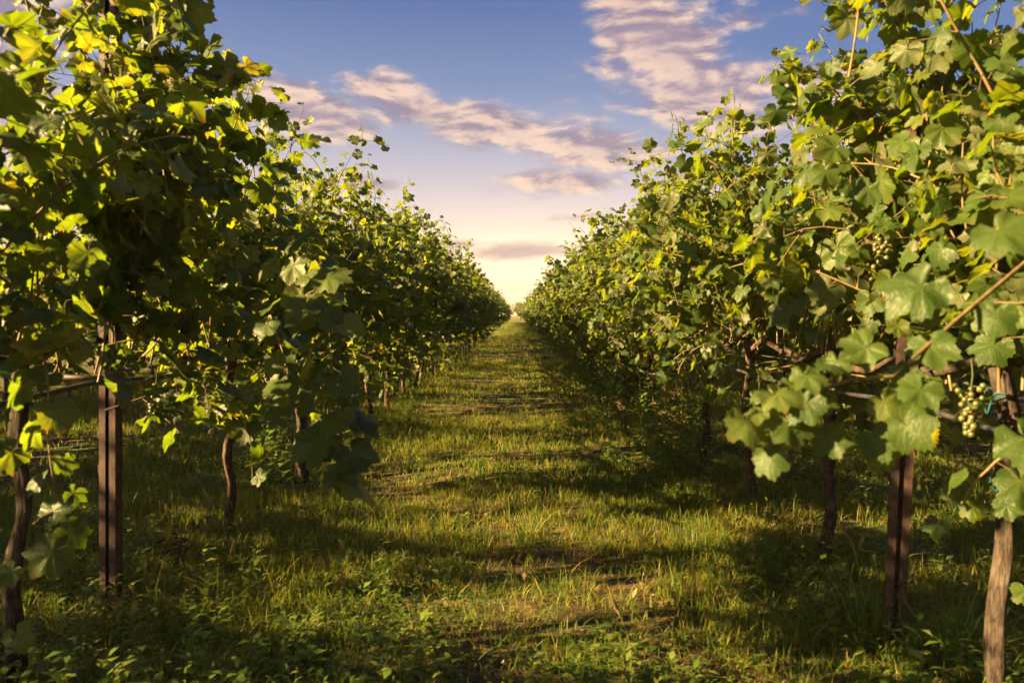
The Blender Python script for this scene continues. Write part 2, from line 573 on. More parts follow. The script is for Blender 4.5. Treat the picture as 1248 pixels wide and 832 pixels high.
def weed_plant(base, h, n_leaf, ls, r, lean=.25):
    """leafy upright weed: list of quads-as-tris"""
    V, F = [], []
    d = np.array([r.uniform(-1, 1), r.uniform(-1, 1), 0]) * lean
    for k in range(n_leaf):
        t = (k + .6) / n_leaf
        p = base + np.array([0, 0, h * t]) + d * h * t * t
        an = k * 2.4 + r.uniform(-.4, .4)
        out = np.array([math.cos(an), math.sin(an), r.uniform(.1, .8)])
        out /= np.linalg.norm(out)
        side = np.cross(out, [0, 0, 1]); side /= np.linalg.norm(side)
        L = ls * (1.15 - .6 * t) * r.uniform(.7, 1.3); w = L * r.choice((.14, .2, .27))
        up = np.cross(side, out)
        i0 = len(V)
        V += [p, p + out * L * .45 + side * w + up * L * .05, p + out * L * .45 - side * w + up * L * .05, p + out * L - up * L * .18]
        F += [[i0, i0 + 1, i0 + 2], [i0 + 1, i0 + 3, i0 + 2]]
    top = base + np.array([0, 0, h]) + d * h
    s = np.array([.0016, 0, 0]); s2 = np.array([0, .0016, 0])
    i0 = len(V)
    V += [base - s, base + s, top, base - s2, base + s2]
    F += [[i0, i0 + 1, i0 + 2], [i0 + 3, i0 + 4, i0 + 2]]
    return V, F

WV, WF = [], []
rw = random.Random(5)
count = 0
while count < 3600:
    y = 1.8 + 9 * rw.random() ** 1.7
    x = rw.uniform(-1, 1) * min(.74 * y + .4, 3.6)
    d = float(vnoise(np.array([x * .9]), np.array([y * .9]), 55, 2)[0])
    want = .02 + 3.2 * max(0, d - .50) + (.5 if abs(x) > .95 else 0) + (.5 if (x < -.2 and y < 3.2) else 0)
    if rw.random() > want: continue
    hh = rw.uniform(.03, .15) * rw.choice((.6, 1, 1, 1.3)) * (1.35 if abs(x) > .9 else 1) * (1.15 if y < 3.2 and x < 0 else 1)
    v, f = weed_plant(np.array([x, y, float(gz(x, y))]), hh, rw.randint(8, 16), rw.choice((.02, .03, .045, .06)) * rw.uniform(.8, 1.2), rw)
    o = len(WV); WV += v; WF += [[a + o for a in t] for t in f]
    count += 1
weeds = mobj('weeds', mesh_data('weeds', np.array(WV), np.array(WF), M_WEED))
tag(weeds, 'low leafy weeds mixed into the grass along the vine rows', 'weeds', None, 'stuff')

# fallen dry leaves and straw
LV, LF = [], []
for k in range(1500):
    y = 1.9 + 12 * rw.random() ** 1.6; x = rw.uniform(-1, 1) * min(.74 * y + .3, 3.2)
    z = float(gz(x, y)) + rw.uniform(.01, .05)
    an = rw.uniform(0, 6.28); c, s = math.cos(an), math.sin(an)
    L, w = (rw.uniform(.05, .16), .0022) if rw.random() < .86 else (rw.uniform(.015, .03), rw.uniform(.007, .013))
    t = rw.uniform(-.02, .02) if w < .01 else rw.uniform(-.01, .012)
    o = len(LV)
    LV += [[x - c * L / 2, y - s * L / 2, z - t], [x - s * w, y + c * w, z + .004], [x + s * w, y - c * w, z + .004], [x + c * L / 2, y + s * L / 2, z + t]]
    LF += [[o, o + 1, o + 2], [o + 1, o + 3, o + 2]]
tag(mobj('fallen_leaves', mesh_data('fallen_leaves', np.array(LV), np.array(LF), M_DRY, smooth=False)), 'dry straw and fallen leaves strewn over the grass', 'leaf litter', None, 'stuff')

# ------------------------------------------------------------------ vine leaves
HALF = [(0, 1.0), (6, .93), (10, .93), (15, .84), (20, .84), (27, .72), (33, .77), (38, .85), (43, .85), (50, .95), (56, .86), (62, .85), (70, .72), (79, .66), (86, .72),
        (93, .71), (101, .77), (109, .71), (117, .72), (127, .66), (136, .66), (147, .56), (158, .50), (169, .28)]
HALF_MID = [(0, 1.0), (13, .86), (27, .72), (40, .86), (50, .94), (64, .82), (79, .66), (104, .76), (130, .66), (152, .54), (167, .28)]
HALF_LOW = [(0, 1.0), (27, .76), (50, .93), (79, .68), (108, .76), (150, .5)]


def leaf_template(half, rings, curl, fold, wave, seed):
    r = random.Random(seed)
    pol = [(a, q) for a, q in half] + [(-a, q) for a, q in reversed(half[1:])]
    pol = [(a + r.uniform(-2, 2), q * r.uniform(.94, 1.06)) for a, q in pol]
    n = len(pol)
    V = [(0, 0)]; levels = rings + [1.0]
    for s in levels:
        for a, q in pol:
            V.append((math.sin(rad(a)) * q * s, math.cos(rad(a)) * q * s))
    V = np.array(V)
    ang = np.degrees(np.arctan2(V[:, 0], V[:, 1])); rr = np.hypot(V[:, 0], V[:, 1])
    dv = np.min(np.abs(np.abs(ang)[:, None] - np.array([0, 50, 106])[None]), axis=1)
    z = fold * rr * np.clip(dv / 27, 0, 1) - curl * (V[:, 1] - .1) ** 2 * np.sign(V[:, 1] + .3) - curl * .8 * V[:, 0] ** 2
    z += wave * rr ** 2 * np.sin(np.radians(ang) * 3 + seed * 1.7) + .035 * rr * np.sin(np.radians(ang) * 7 + seed) + .05 * np.sin(V[:, 0] * 5 + seed * 2.1) * np.sin(V[:, 1] * 4.3 + seed)
    P = np.stack([V[:, 0], V[:, 1], z], -1)
    F = []
    for j in range(n):                        # the petiole notch stays open between the last pair
        k = (j + 1) % n
        if abs(pol[j][0] - pol[k][0]) > 180 or (pol[j][0] > 140 and pol[k][0] < -140):
            continue
        F.append([0, 1 + k, 1 + j])
        for l in range(len(levels) - 1):
            A, B = 1 + l * n, 1 + (l + 1) * n
            F += [[A + j, A + k, B + k], [A + j, B + k, B + j]]
    uv = V * .5 + .5
    return P, np.array(F), uv

def templates(half, rings):
    return [leaf_template(half, rings, c, f, w, s) for s, (c, f, w) in enumerate(((.20, .05, .10), (.36, .07, .14), (.12, .04, .18), (.50, .08, .10), (-.14, .05, .14)))]
T_HI = templates(HALF, [.35, .72]); T_MID = templates(HALF_MID, [.6]); T_LOW = templates(HALF_LOW, [])


def norm(v):
    return v / (np.linalg.norm(v) + 1e-9)


class Vine:
    """collects leaves, canes and petioles of one plant (local space, base at the origin, row along Y)"""
    def __init__(s, seed):
        s.r = random.Random(seed); s.L = []; s.C = []; s.P = []
    def leaf(s, pos, out, size, facing=None):
        r = s.r
        pet = norm(out * .8 + np.array([r.gauss(0, .35), r.gauss(0, .35), r.uniform(-.1, .45)]))
        base = pos + pet * size * r.uniform(.5, 1.0)
        s.P.append((pos, base))
        n = out * r.uniform(.35, 1.0) + np.array([0, 0, r.uniform(.15, .95)]) + np.array([r.gauss(0, .42), r.gauss(0, .42), r.gauss(0, .25)])
        if facing is not None: n = n * .5 + np.asarray(facing)
        n = norm(n)
        t = pet * .6 + np.array([r.gauss(0, .4), r.gauss(0, .4), -r.uniform(.3, 1.1)])
        t = norm(t - n * np.dot(t, n))
        x = np.cross(t, n)
        s.L.append((base, np.stack([x, t, n], 1), size * r.uniform(.70, 1.2), r.randrange(5)))
    def shoot(s, p, d, length, arch=0.0, step=.06, size=.082, lat=.34, first=2, fx=1.0):
        """grows a cane and its leaves"""
        r = s.r
        p = np.array(p, float); d = norm(np.array(d, float))
        pts = [p.copy()]; k = 0; n = max(3, int(length / step)); side = r.choice((-1, 1))
        for k in range(n):
            t = k / n
            pull = np.array([0, 0, .10 * (1 - arch * 4 * t)])
            d = norm(d + pull + np.array([r.gauss(0, .09), r.gauss(0, .09), r.gauss(0, .05)]))
            p = p + d * step
            pts.append(p.copy())
            if k < first: continue
            side = -side
            perp = norm(np.cross(d, np.array([r.gauss(0, .5) + .1, 1.0, r.gauss(0, .3)]))) * side
            perp = norm(perp + np.array([np.sign(p[0]) * .5 * r.random(), r.gauss(0, .5), 0]))
            sz = size * (1 if t < .62 else 1 - (t - .62) * 1.55)
            s.leaf(p, perp, max(sz, .028))
            if r.random() < lat and t < .8:
                q = p.copy(); dd = norm(perp + np.array([r.gauss(0, .3), r.gauss(0, .3), .35])); lp = [q.copy()]
                for m in range(r.randint(2, 5)):
                    dd = norm(dd + np.array([r.gauss(0, .2), r.gauss(0, .2), -.05])); q = q + dd * .055
                    lp.append(q.copy())
                    s.leaf(q, norm(np.cross(dd, np.array([r.gauss(0, 1), r.gauss(0, 1), 1.0])) * r.choice((-1, 1))), size * r.uniform(.5, .85))
                s.C.append((lp, .0018))
        s.C.append((pts, .0042))
        return pts
    def standard(s, height=1.35, nshoots=14, spread=.35, half=.55, size=.082, lat=.34, droop=.3, z0=.88, skirt=8, whips=4):
        r = s.r
        for k in range(nshoots):
            y = -half + 2 * half * (k + r.random()) / nshoots
            x = r.gauss(0, .05)
            if r.random() < droop:
                sd = r.choice((-1, 1))
                s.shoot((x, y, z0 + r.uniform(0, .75)), (sd * r.uniform(.6, 1.1), r.gauss(0, .4), r.uniform(.15, .7)), r.uniform(.55, 1.0) * spread / .35, arch=r.uniform(.6, 1.4), size=size, lat=lat)
            else:
                tilt = r.gauss(0, spread)
                s.shoot((x, y, z0 + r.uniform(-.03, .08)), (tilt, r.gauss(0, .22), 1), height * r.uniform(.45, .95), arch=r.uniform(0, .4), size=size, lat=lat)
        for k in range(whips):
            s.shoot((r.gauss(0, .12), r.uniform(-half, half), z0 + height * r.uniform(.5, .75)), (r.gauss(0, .35), r.gauss(0, .3), 1), height * r.uniform(.28, .5), arch=r.uniform(0, .8), size=size * .85, lat=.2)
        for k in range(skirt):
            sd = r.choice((-1, 1))
            s.shoot((0, r.uniform(-half, half), z0 + r.uniform(-.12, .3)), (sd * 1.0, r.gauss(0, .6), r.uniform(-.35, .3)), r.uniform(.35, .85), arch=r.uniform(1.5, 3.0), size=size, lat=lat, first=1)
    def suckers(s, n):
        for k in range(n):
            a_ = s.r.uniform(0, 6.28)
            s.shoot((.02 * math.cos(a_), .02 * math.sin(a_), s.r.uniform(.15, .6)), (math.cos(a_), math.sin(a_), 1.2), s.r.uniform(.2, .5), arch=1.0, step=.05, size=.06, lat=.3, first=1)
    def leaf_mesh(s, name, temps, keep=1.0, scale=1.0, mat=None):
        L = s.L if keep >= 1 else [l for l in s.L if s.r.random() < keep]
        VV, FF, UU, o = [], [], [], 0
        for ti, (P, F, uv) in enumerate(temps):
            sel = [l for l in L if l[3] == ti]
            if not sel: continue
            B = np.array([l[0] for l in sel]); Rm = np.array([l[1] for l in sel]); S = np.array([l[2] for l in sel]) * scale
            W = np.einsum('nij,vj->nvi', Rm, P) * S[:, None, None] + B[:, None, :]
            n = len(sel); nv = len(P)
            VV.append(W.reshape(-1, 3)); UU.append(np.tile(uv, (n, 1)))
            FF.append((F[None] + (np.arange(n) * nv)[:, None, None]).reshape(-1, 3) + o); o += n * nv
        return mesh_data(name, np.vstack(VV), np.vstack(FF), mat or M_LEAF, np.vstack(UU))
    def cane_mesh(s, name, petioles=True, sides=5, mat=None):
        b = MB()
        for pts, rr in s.C:
            n = len(pts)
            b.tube(pts, np.linspace(rr, rr * .45, n), sides, cap=False)
        if petioles:
            for p, q in s.P:
                m = (p + q) / 2 + np.array([0, 0, .006])
                b.tube([p, m, q], .0013, 3, cap=False)
        return b.data(name, mat or M_CANE)


def trunk_mesh(name, seed, h=.9, r0=.023, sides=14, rings=26, lean=(0, 0), wob=.03, arms=True, mat=None, path=None):
    r = random.Random(seed)
    ph = [r.uniform(0, 6.28) for _ in range(8)]
    t = np.linspace(0, 1, rings)
    if path is None:
        x = lean[0] * t + wob * (np.sin(t * 5 + ph[0]) - math.sin(ph[0])) * .6 + .010 * np.sin(t * 17 + ph[1])
        y = lean[1] * t + wob * (np.sin(t * 4 + ph[2]) - math.sin(ph[2])) * .6 + .010 * np.sin(t * 14 + ph[3])
        pts = np.stack([x, y, -.06 + t * (h + .06)], -1)
    else:
        pp = np.array(path, float); k = np.linspace(0, 1, len(pp))
        pts = np.stack([np.interp(t, k, pp[:, q]) for q in range(3)], -1)
        pts[:, 0] += .006 * np.sin(t * 16 + ph[0]); pts[:, 1] += .006 * np.sin(t * 13 + ph[1])
    R_ = r0 * (1 + .28 * np.exp(-t * 14) + .10 * np.sin(t * 11 + ph[4]) + .07 * np.sin(t * 27 + ph[5]) + .25 * np.clip(t - .85, 0, 1) / .15)
    b = MB()
    rid = lambda i, th: 1 + .22 * np.sin(th * 3 + ph[6] + i * .12) + .07 * np.sin(th * 7 + ph[7] - i * .2) + .05 * np.sin(th * 5 + i * 1.7)
    b.tube(pts, R_, sides, rid)
    if arms:
        top = pts[-1]
        for sg in (-1, 1):
            n = 10; u = np.linspace(0, 1, n)
            arm = np.stack([top[0] * (1 - u) + .012 * np.sin(u * 9 + ph[1]), top[1] + sg * u * .55, top[2] + .03 * np.sin(u * 6 + ph[2]) - .01], -1)
            b.tube(arm, np.linspace(r0 * .75, r0 * .38, n), max(6, sides - 5), rid)
    return b.data(name, mat or M_BARK)


def grape_cluster(parent, loc, seed, n=46, L=.13, r=.0078):
    rr = random.Random(seed)
    import bmesh
    bm = bmesh.new(); bmesh.ops.create_icosphere(bm, subdivisions=2, radius=1.0)
    SV = np.array([v.co[:] for v in bm.verts]); SF = np.array([[v.index for v in f.verts] for f in bm.faces]); bm.free()
    b = MB()
    for k in range(n):
        t = k / n
        wdt = .036 * (1 - t) ** .7 + .004
        an = k * 2.4; q = math.sqrt(rr.random()) * wdt
        b.add(SV * r * rr.uniform(.85, 1.12) + np.array([math.cos(an) * q, math.sin(an) * q, -t * L]), SF)
    b.tube([(0, 0, .07), (.004, 0, .03), (0, 0, -.02)], .002, 5)
    return b.obj('grape_cluster', M_GRAPE, parent, loc)


def twine(parent, loc, r, seed):
    rr = random.Random(seed); b = MB()
    for k in range(2):
        th = np.linspace(0, 6.3, 20)
        b.tube(np.stack([np.cos(th) * r, np.sin(th) * r, .008 * np.sin(th + k) + k * .009], -1), .0019, 5)
    for k in range(2):
        u = np.linspace(0, 1, 7)
        b.tube(np.stack([r + .012 * u * (.4 + k), -r * .6 - .02 * u, .035 * np.sin(u * 2.5 + k) * (1 if k else -1)], -1), .0017, 5)
    return b.obj('twine_tie', M_TWINE, parent, loc)

# ------------------------------------------------------------------ rows
XL, XR = -1.42, 1.32
ORD = ['first', 'second', 'third', 'fourth', 'fifth', 'sixth', 'seventh', 'eighth', 'ninth', 'tenth', 'eleventh', 'twelfth', 'thirteenth', 'fourteenth', 'fifteenth', 'sixteenth', 'seventeenth', 'eighteenth']
ROW_END = 96.0
GROUP_L, GROUP_R = 'grapevines of the row left of the path', 'grapevines of the row right of the path'


def make_vine(loc, label, group, seed, lod, height=1.35, nshoots=14, spread=.35, trunk_kw=None, mat_trunk=None, extra=None, droop=.3, size=.082, lat=.34, skirt=8, half=.55):
    root = empty('grapevine', loc, label, 'grapevine', group)
    v = Vine(seed)
    v.standard(height, nshoots, spread, droop=droop, size=size, lat=lat, skirt=skirt, half=half)
    if extra: extra(v)
    if lod: v.suckers(7)
    if lod == 0:
        mobj('foliage', v.leaf_mesh('foliage', T_HI), root)
        mobj('cane', v.cane_mesh('cane'), root)
    elif lod == 1:
        mobj('foliage', v.leaf_mesh('foliage', T_MID), root)
        mobj('cane', v.cane_mesh('cane', False, 4), root)
    else:
        mobj('foliage', v.leaf_mesh('foliage', T_LOW, .62, 1.28, M_LEAF_FAR), root)
    kw = dict(sides=14, rings=26) if lod == 0 else dict(sides=9, rings=14) if lod == 1 else dict(sides=6, rings=7)
    kw.update(trunk_kw or {})
    mobj('trunk', trunk_mesh('trunk', seed + 900, mat=mat_trunk, **kw), root)
    return root


def copy_vine(src, loc, rz, sc_, label, group):
    r = src.copy(); COL.objects.link(r)
    r.location = loc; r.rotation_euler = (0, 0, rz); r.scale = sc_
    r['label'] = label; r['group'] = group
    for ch in list(src.children):
        c = ch.copy(); COL.objects.link(c); c.parent = r
    return r


POST_L = [2.63 + 6.2 * k for k in range(16)]
POST_R = [2.37 + 6.2 * k for k in range(16)]

def vine_label(side, y, posts):
    """which vine of the row, by the posts"""
    if y < posts[0]:
        k = int((posts[0] - y) // 1.1)
        return None, k
    i = max(k for k, p in enumerate(posts) if p <= y)
    return i, None

# near vines, one by one -------------------------------------------------
def sucker_left(v):           # leaves low on the trunk, lower-left corner
    for (px, py, d, f, s) in ((62, 690, 1.95, (.2, -1, .3), 0.068), (95, 600, 2.05, (.3, -.6, .4), 0.058), (40, 640, 2.0, (-.3, -1, .1), 0.061), (20, 700, 1.95, (.1, -1, .4), 0.043), (75, 650, 2.1, (.6, -.7, .4), 0.054), (12, 780, 2.0, (0, -1, .4), 0.050), (70, 470, 1.95, (.4, -.8, .4), 0.061), (25, 560, 1.95, (.4, -.8, .4), 0.058)):
        p = at(px, py, d) - np.array([XL - .02, 2.12, 0])
        v.leaf(p, norm(np.array([.5, -.7, .2])), s, f)
    0 and v.C.append(([at(14, 740, 2.02) - np.array([XL - .02, 2.12, 0]), at(45, 715, 1.98) - np.array([XL - .02, 2.12, 0]), at(62, 700, 1.96) - np.array([XL - .02, 2.12, 0])], .004))

def hang(v, origin, pts, size, r0=.004, lat=.5):
    """a hanging or reaching shoot through world points"""
    o = np.array(origin, float)
    P = [np.array(p, float) - o for p in pts]
    fine = []
    for a_, b_ in zip(P[:-1], P[1:]):
        n = max(2, int(np.linalg.norm(b_ - a_) / .05))
        fine += [a_ + (b_ - a_) * k / n for k in range(n)]
    fine.append(P[-1])
    v.C.append((fine, r0))
    r = v.r
    for k in range(3, len(fine)):
        d = norm(fine[k] - fine[k - 1])
        side = norm(np.cross(d, np.array([r.gauss(0, .6), 1.0, r.gauss(0, .6)]))) * (1 if k % 2 else -1)
        v.leaf(fine[k], side, size * r.uniform(.7, 1.1), (0, -.5, .3))
        if r.random() < lat:
            v.leaf(fine[k], norm(-side + np.array([0, -.5, 0])), size * r.uniform(.55, .9), (0, -.4, .4))

def left_top(v):
    sucker_left(v)
    for k in range(7):
        v.shoot((v.r.uniform(.0, .38), v.r.uniform(.2, .95), v.r.uniform(1.25, 1.7)), (v.r.gauss(.08, .12), v.r.gauss(0, .2), 1), v.r.uniform(.55, 1.0), arch=.15, size=.085, lat=.55, first=0)

def right_top(v):
    for k in range(9):
        v.shoot((v.r.uniform(-.22, .02), v.r.uniform(-1.0, -.35), v.r.uniform(1.0, 1.6)), (v.r.gauss(0, .1), v.r.gauss(0, .2), 1), v.r.uniform(.5, .95), arch=.15, size=.085, lat=.6, first=0)

def left_hang(v):
    o = (XL, 3.64, 0)
    hang(v, o, [at(330, 380, 2.6), at(370, 330, 2.3), at(395, 400, 2.15), at(410, 500, 2.1), at(425, 620, 2.1)], .085, lat=.75)
    hang(v, o, [at(300, 420, 2.6), at(330, 400, 2.4), at(350, 460, 2.35), at(355, 520, 2.35)], .08)

def right_reach(v):
    o = (XR - .04, 1.95, 0)
    c = [at(1300, 285, 1.75), at(1248, 328, 1.5), at(1165, 398, 1.38), at(1088, 466, 1.3)]
    v.C.append(([p - np.array(o) for p in c + [at(1040, 470, 1.3)]], .0058))
    hang(v, o, [at(1088, 466, 1.3), at(1040, 470, 1.3), at(985, 485, 1.28), at(945, 505, 1.27), at(922, 530, 1.27)], .046, .0034, 1.0)
    for (px, py, d, f, s) in ((985, 530, 1.28, (-.4, -1, .3), .048), (1010, 545, 1.29, (-.5, -1, .2), .044), (1075, 500, 1.31, (-.3, -1, .4), .05), (1120, 480, 1.33, (-.4, -1, .3), .05), (1060, 445, 1.33, (-.5, -.8, .5), .046), (1090, 560, 1.31, (-.3, -1, .2), .046), (1150, 505, 1.28, (-.4, -1, .35), 0.060), (1105, 530, 1.27, (-.3, -1, .2), 0.048), (1140, 365, 1.22, (-.2, -.8, .8), 0.058), (1215, 300, 1.15, (-.3, -.5, .9), 0.051),
                              (1000, 500, 1.27, (-.5, -1, .3), 0.046), (1060, 540, 1.3, (-.4, -1, .3), 0.041), (950, 570, 1.27, (-.4, -1, .2), 0.041), (1030, 455, 1.3, (-.4, -.8, .5), 0.041), (1160, 430, 1.35, (-.4, -.8, .5), 0.048), (1225, 395, 1.4, (-.4, -.8, .5), 0.048),
                              (1160, 600, 2.1, (-.4, -1, .3), 0.048), (1140, 640, 2.15, (-.4, -1, .3), 0.041), (1190, 620, 2.1, (-.4, -1, .3), 0.044), (1235, 620, 1.9, (-.4, -1, .3), 0.048), (1245, 720, 1.9, (-.4, -1, .3), 0.048)):
        v.leaf(at(px, py, d) - np.array(o), norm(np.array([-.6, -.6, .1])), s, f)

near = []
# (side, y, seed, height, spread, label, extra, trunk kwargs, trunk material)
NEAR = [
    (XL - .02, 2.12, 42, 1.6, 0.28, 'tall grapevine just before the first steel post of the left row, low leaves on trunk', left_top, dict(r0=.020, path=[(-.035, 0, -.06), (-.025, 0, .3), (.004, 0, .55), (.006, 0, .75), (0, 0, 1.0)]), M_BARK_PALE),
    (XL, 3.64, 43, 1.28, 0.28, 'first grapevine behind the first left post, thin dark trunk and a long drooping shoot', left_hang, dict(r0=.021, wob=.025), None),
    (XL, 4.78, 44, 1.32, 0.28, 'second grapevine behind the first left post, short reddish gnarled trunk', None, dict(r0=.034), M_BARK_PALE),
    (XL, 5.9, 45, 1.45, 0.3, 'third grapevine behind the first left post, bushy and dark below', None, None, None),
    (XL, 7.0, 46, 1.5, 0.3, 'fourth grapevine behind the first left post, shoots glowing at the top', None, None, None),
    (XR, .9, 51, 1.2, 0.28, 'grapevine closest to the camera in the right row, mostly cut off by the photo edge', None, None, None),
    (XR - .04, 1.95, 52, 1.38, 0.28, 'grapevine with pale trunk and turquoise ties, one leafy cane reaching over the path', right_reach, dict(r0=.0195, path=[(.0, 0, -.06), (.0, 0, .3), (.012, 0, .55), (.02, 0, .75), (.0, 0, .95)]), M_BARK_PALE),
    (XR, 3.15, 53, 1.14, 0.3, 'first grapevine behind the first right post, dark slender trunk', right_top, dict(r0=.022), None),
    (XR, 4.1, 54, 1.45, 0.36, 'second grapevine behind the first right post, dome of sunlit leaves', None, None, None),
    (XR, 5.2, 55, 1.5, 0.36, 'third grapevine behind the first right post, dry weeds around its trunk', None, None, None),
    (XR, 6.3, 56, 1.6, 0.36, 'fourth grapevine behind the first right post, loose shoots above it', None, None, None),
]
for (x, y, seed, hgt, spr, lab, ex, tk, tm) in NEAR:
    o = make_vine((x, y, float(gz(x, y))), lab, GROUP_L if x < 0 else GROUP_R, seed, 0, hgt, 32 if seed == 42 else 28 if x < 0 else 33, spr, tk, tm, ex, size=.075, lat=.58 if x < 0 else .62, droop=.42 if x < 0 else .40, half=.75 if seed == 42 else .55, skirt=7 if seed == 42 else 11 if x < 0 else 3 if y < 3.5 else 12)
    near.append(o)

v_l2 = near[0]; v_l3 = near[1]; v_r2 = near[6]
for (root, px, py, d, sd) in ((near[0], 150, 445, 2.2, 1), (near[1], 190, 468, 2.55, 2), (near[0], 140, 425, 2.25, 3), (near[2], 325, 440, 3.9, 4), (near[6], 1183, 470, 1.9, 5), (near[7], 1075, 270, 2.25, 6), (near[7], 1060, 300, 2.3, 7), (near[1], 372, 445, 3.5, 8)):
    p = at(px, py, d) - np.array(root.location)
    grape_cluster(root, tuple(p), sd)
def tie(root, z, x, y, r, sd):
    t = twine(root, (x, y, z), r, sd); t.rotation_euler = (rad(12), rad(-8), sd)
tie(near[0], .84, .004, 0, .026, 1); tie(near[6], .86, .006, 0, .026, 3); tie(near[6], .66, .017, 0, .0255, 4)
tw = [c for c in near[1].children if c.name.startswith('trunk')][0].data
vs = np.array([v.co[:] for v in tw.vertices]); q = vs[np.abs(vs[:, 2] - .50) < .03].mean(0)
tie(near[1], .50, q[0], q[1], .026, 2)

# prototypes for the middle distance and for far away -------------------
mid_protos, far_protos = [], []
mid_left, far_left = [], []
def label_for(side, y, posts):
    i = max(k for k, p in enumerate(posts) if p <= y + 1e-6)
    k = int(round((y - posts[i]) / 1.06 + .02))
    return i, max(1, k)

def fill_row(x, side, ys, group, posts, mids, fars, first_mid_seed, lod_switch, labels):
    for n, y in enumerate(ys):
        z = float(gz(x, y))
        lab = labels(n, y)
        protos = mids if y < lod_switch else fars
        rr = R
        s = rr.uniform(.93, 1.06)
        scl = (s * rr.uniform(.92, 1.12), 1.0, s)
        rz = 0 if rr.random() < .5 else math.pi
        jx = x + rr.uniform(-.05, .05)
        want = 6 if y < lod_switch else 5
        if len(protos) < want:
            o = make_vine((jx, y, z), lab, group, first_mid_seed + len(protos) * 3 + (0 if y < lod_switch else 50), 1 if y < lod_switch else 2, *((1.60, 26, .32) if side == 'left' else (1.60, 28, .36)), size=.081, lat=.62, droop=.36, skirt=15 if side == 'left' else 15)
            o.scale = scl; o.rotation_euler = (0, 0, rz)
            protos.append(o)
        else:
            copy_vine(protos[rr.randrange(len(protos))], (jx, y, z), rz, scl, lab, group)

def row_labels(side, posts, ys):
    def f(n, y):
        i = max(k for k, p in enumerate(posts) if p <= y)
        k = sum(1 for q in ys if posts[i] < q <= y)
        if i == 0: k += 4
        if y < 40:
            return f'{ORD[k - 1]} grapevine after the {ORD[i]} steel post of the {side} row'
        return f'far sunlit grapevine of the {side} row, merging with its neighbours towards the vanishing point'
    return f

ysL = [8.1] + [2.63 + 6.2 * k + 1.03 * j + .52 for k in range(1, 15) for j in range(6)]
ysR = [7.4] + [2.37 + 6.2 * k + 1.03 * j + .52 for k in range(1, 15) for j in range(6)]
ysL = [y for y in ysL if y < ROW_END]; ysR = [y for y in ysR if y < ROW_END]
fill_row(XL, 'left', ysL, GROUP_L, POST_L, mid_left, far_left, 500, 30, row_labels('left', POST_L, ysL))
fill_row(XR, 'right', ysR, GROUP_R, POST_R, mid_protos, far_protos, 300, 30, row_labels('right', POST_R, ysR))

# neighbouring rows, seen between and beneath the near vines ------------
XL2, XR2, XL3, XR3 = XL - 4.2, XR + 2.7, XL - 7.2, XR + 5.4
for (x, side, y0, y1, nth) in ((XL2, 'left', 1.2, 36, 'second'), (XR2, 'right', .8, 20, 'second'), (XL3, 'left', 6, 30, 'third'), (XR3, 'right', 4, 19, 'third')):
    ys = list(np.arange(y0, y1, 1.13))
    g = f'grapevines of the {nth} row {side} of the path'
    fill_row(x, side, ys, g, None, mid_protos, far_protos, 300, 12,
             lambda n, y, side=side, nth=nth: f'shaded grapevine of the {nth} row on the {side}, glimpsed between nearer vines')

# ------------------------------------------------------------------ posts
def post_mesh():
    """lipped channel in rolled rusty steel, open side towards -Y, with wire notches"""
    w, d, lip, t, h = .062, .042, .024, .003, 2.25
    prof = [(-w / 2 + lip, 0), (-w / 2, 0), (-w / 2, d), (w / 2, d), (w / 2, 0), (w / 2 - lip, 0)]
    inn = [(-w / 2 + lip, t), (-w / 2 + t, t), (-w / 2 + t, d - t), (w / 2 - t, d - t), (w / 2 - t, t), (w / 2 - lip, t)]
    loop = prof + inn[::-1]
    n = len(loop)
    zs = [-.25, h]
    V = [(x, y - d / 2, z) for z in zs for x, y in loop]
    b = MB()
    F = []
    for k in range(n):
        k2 = (k + 1) % n
        F.append([k, k2, n + k2, n + k])
    b.add(V, F)
    cap = []
    m = len(prof)
    for k in range(m - 1):
        cap.append([n + k, n + k + 1, n + (n - 2 - k), n + (n - 1 - k)])
    b.add(V, cap)
    return b

def hook_mesh():
    b = MB()
    for z in np.arange(.55, 2.2, .125):
        for sx in (-1, 1):
            b.box((sx * .0355, -.012, z), (.008, .004, .022))
            b.box((sx * .0385, -.012, z + .013), (.003, .004, .012))
    return b

def full_post():
    b = post_mesh(); h = hook_mesh()
    for V_, F_ in zip(h.V, h.F): pass
    n = 0
    for V_, F_ in zip(h.V, h.F):
        b.add(V_, F_ - n); n += len(V_)
    return b
pd = full_post().data('post_shaft', M_RUST, smooth=False)
LEAN = {('left', 0): (rad(0), rad(1.2)), ('right', 0): (rad(0), rad(1.5))}
for side, x, posts in (('left', XL, POST_L), ('right', XR, POST_R)):
    for k, y in enumerate(posts):
        if y > ROW_END: continue
        px_ = x + ((-.05 if side == 'left' else -.10) if k == 0 else R.uniform(-.04, .04))
        lab = f'{ORD[k]} rusty steel trellis post of the {side} row'
        if k == 0:
            lab = f'tall rusty brown channel steel post nearest the camera in the {side} row'
        o = empty('trellis_post', (px_, y, float(gz(px_, y))), lab, 'post', f'steel posts of the {side} row')
        lx, ly = LEAN.get((side, k), (rad(R.uniform(-1.5, 1.5)), rad(R.uniform(-1.5, 1.5))))
        o.rotation_euler = (lx, ly, rad(R.uniform(-6, 6)) if k else rad(-6 if side == 'left' else -22))
        q_ = mobj('post_shaft', pd, o)
        if k == 0 and side == 'right': q_.scale.z = .80
        if k == 0 and side == 'left':
            b = MB(); b.box((-.12, -.03, .88), (.26, .012, .02)); b.obj('wire_bracket', M_RUST, o)

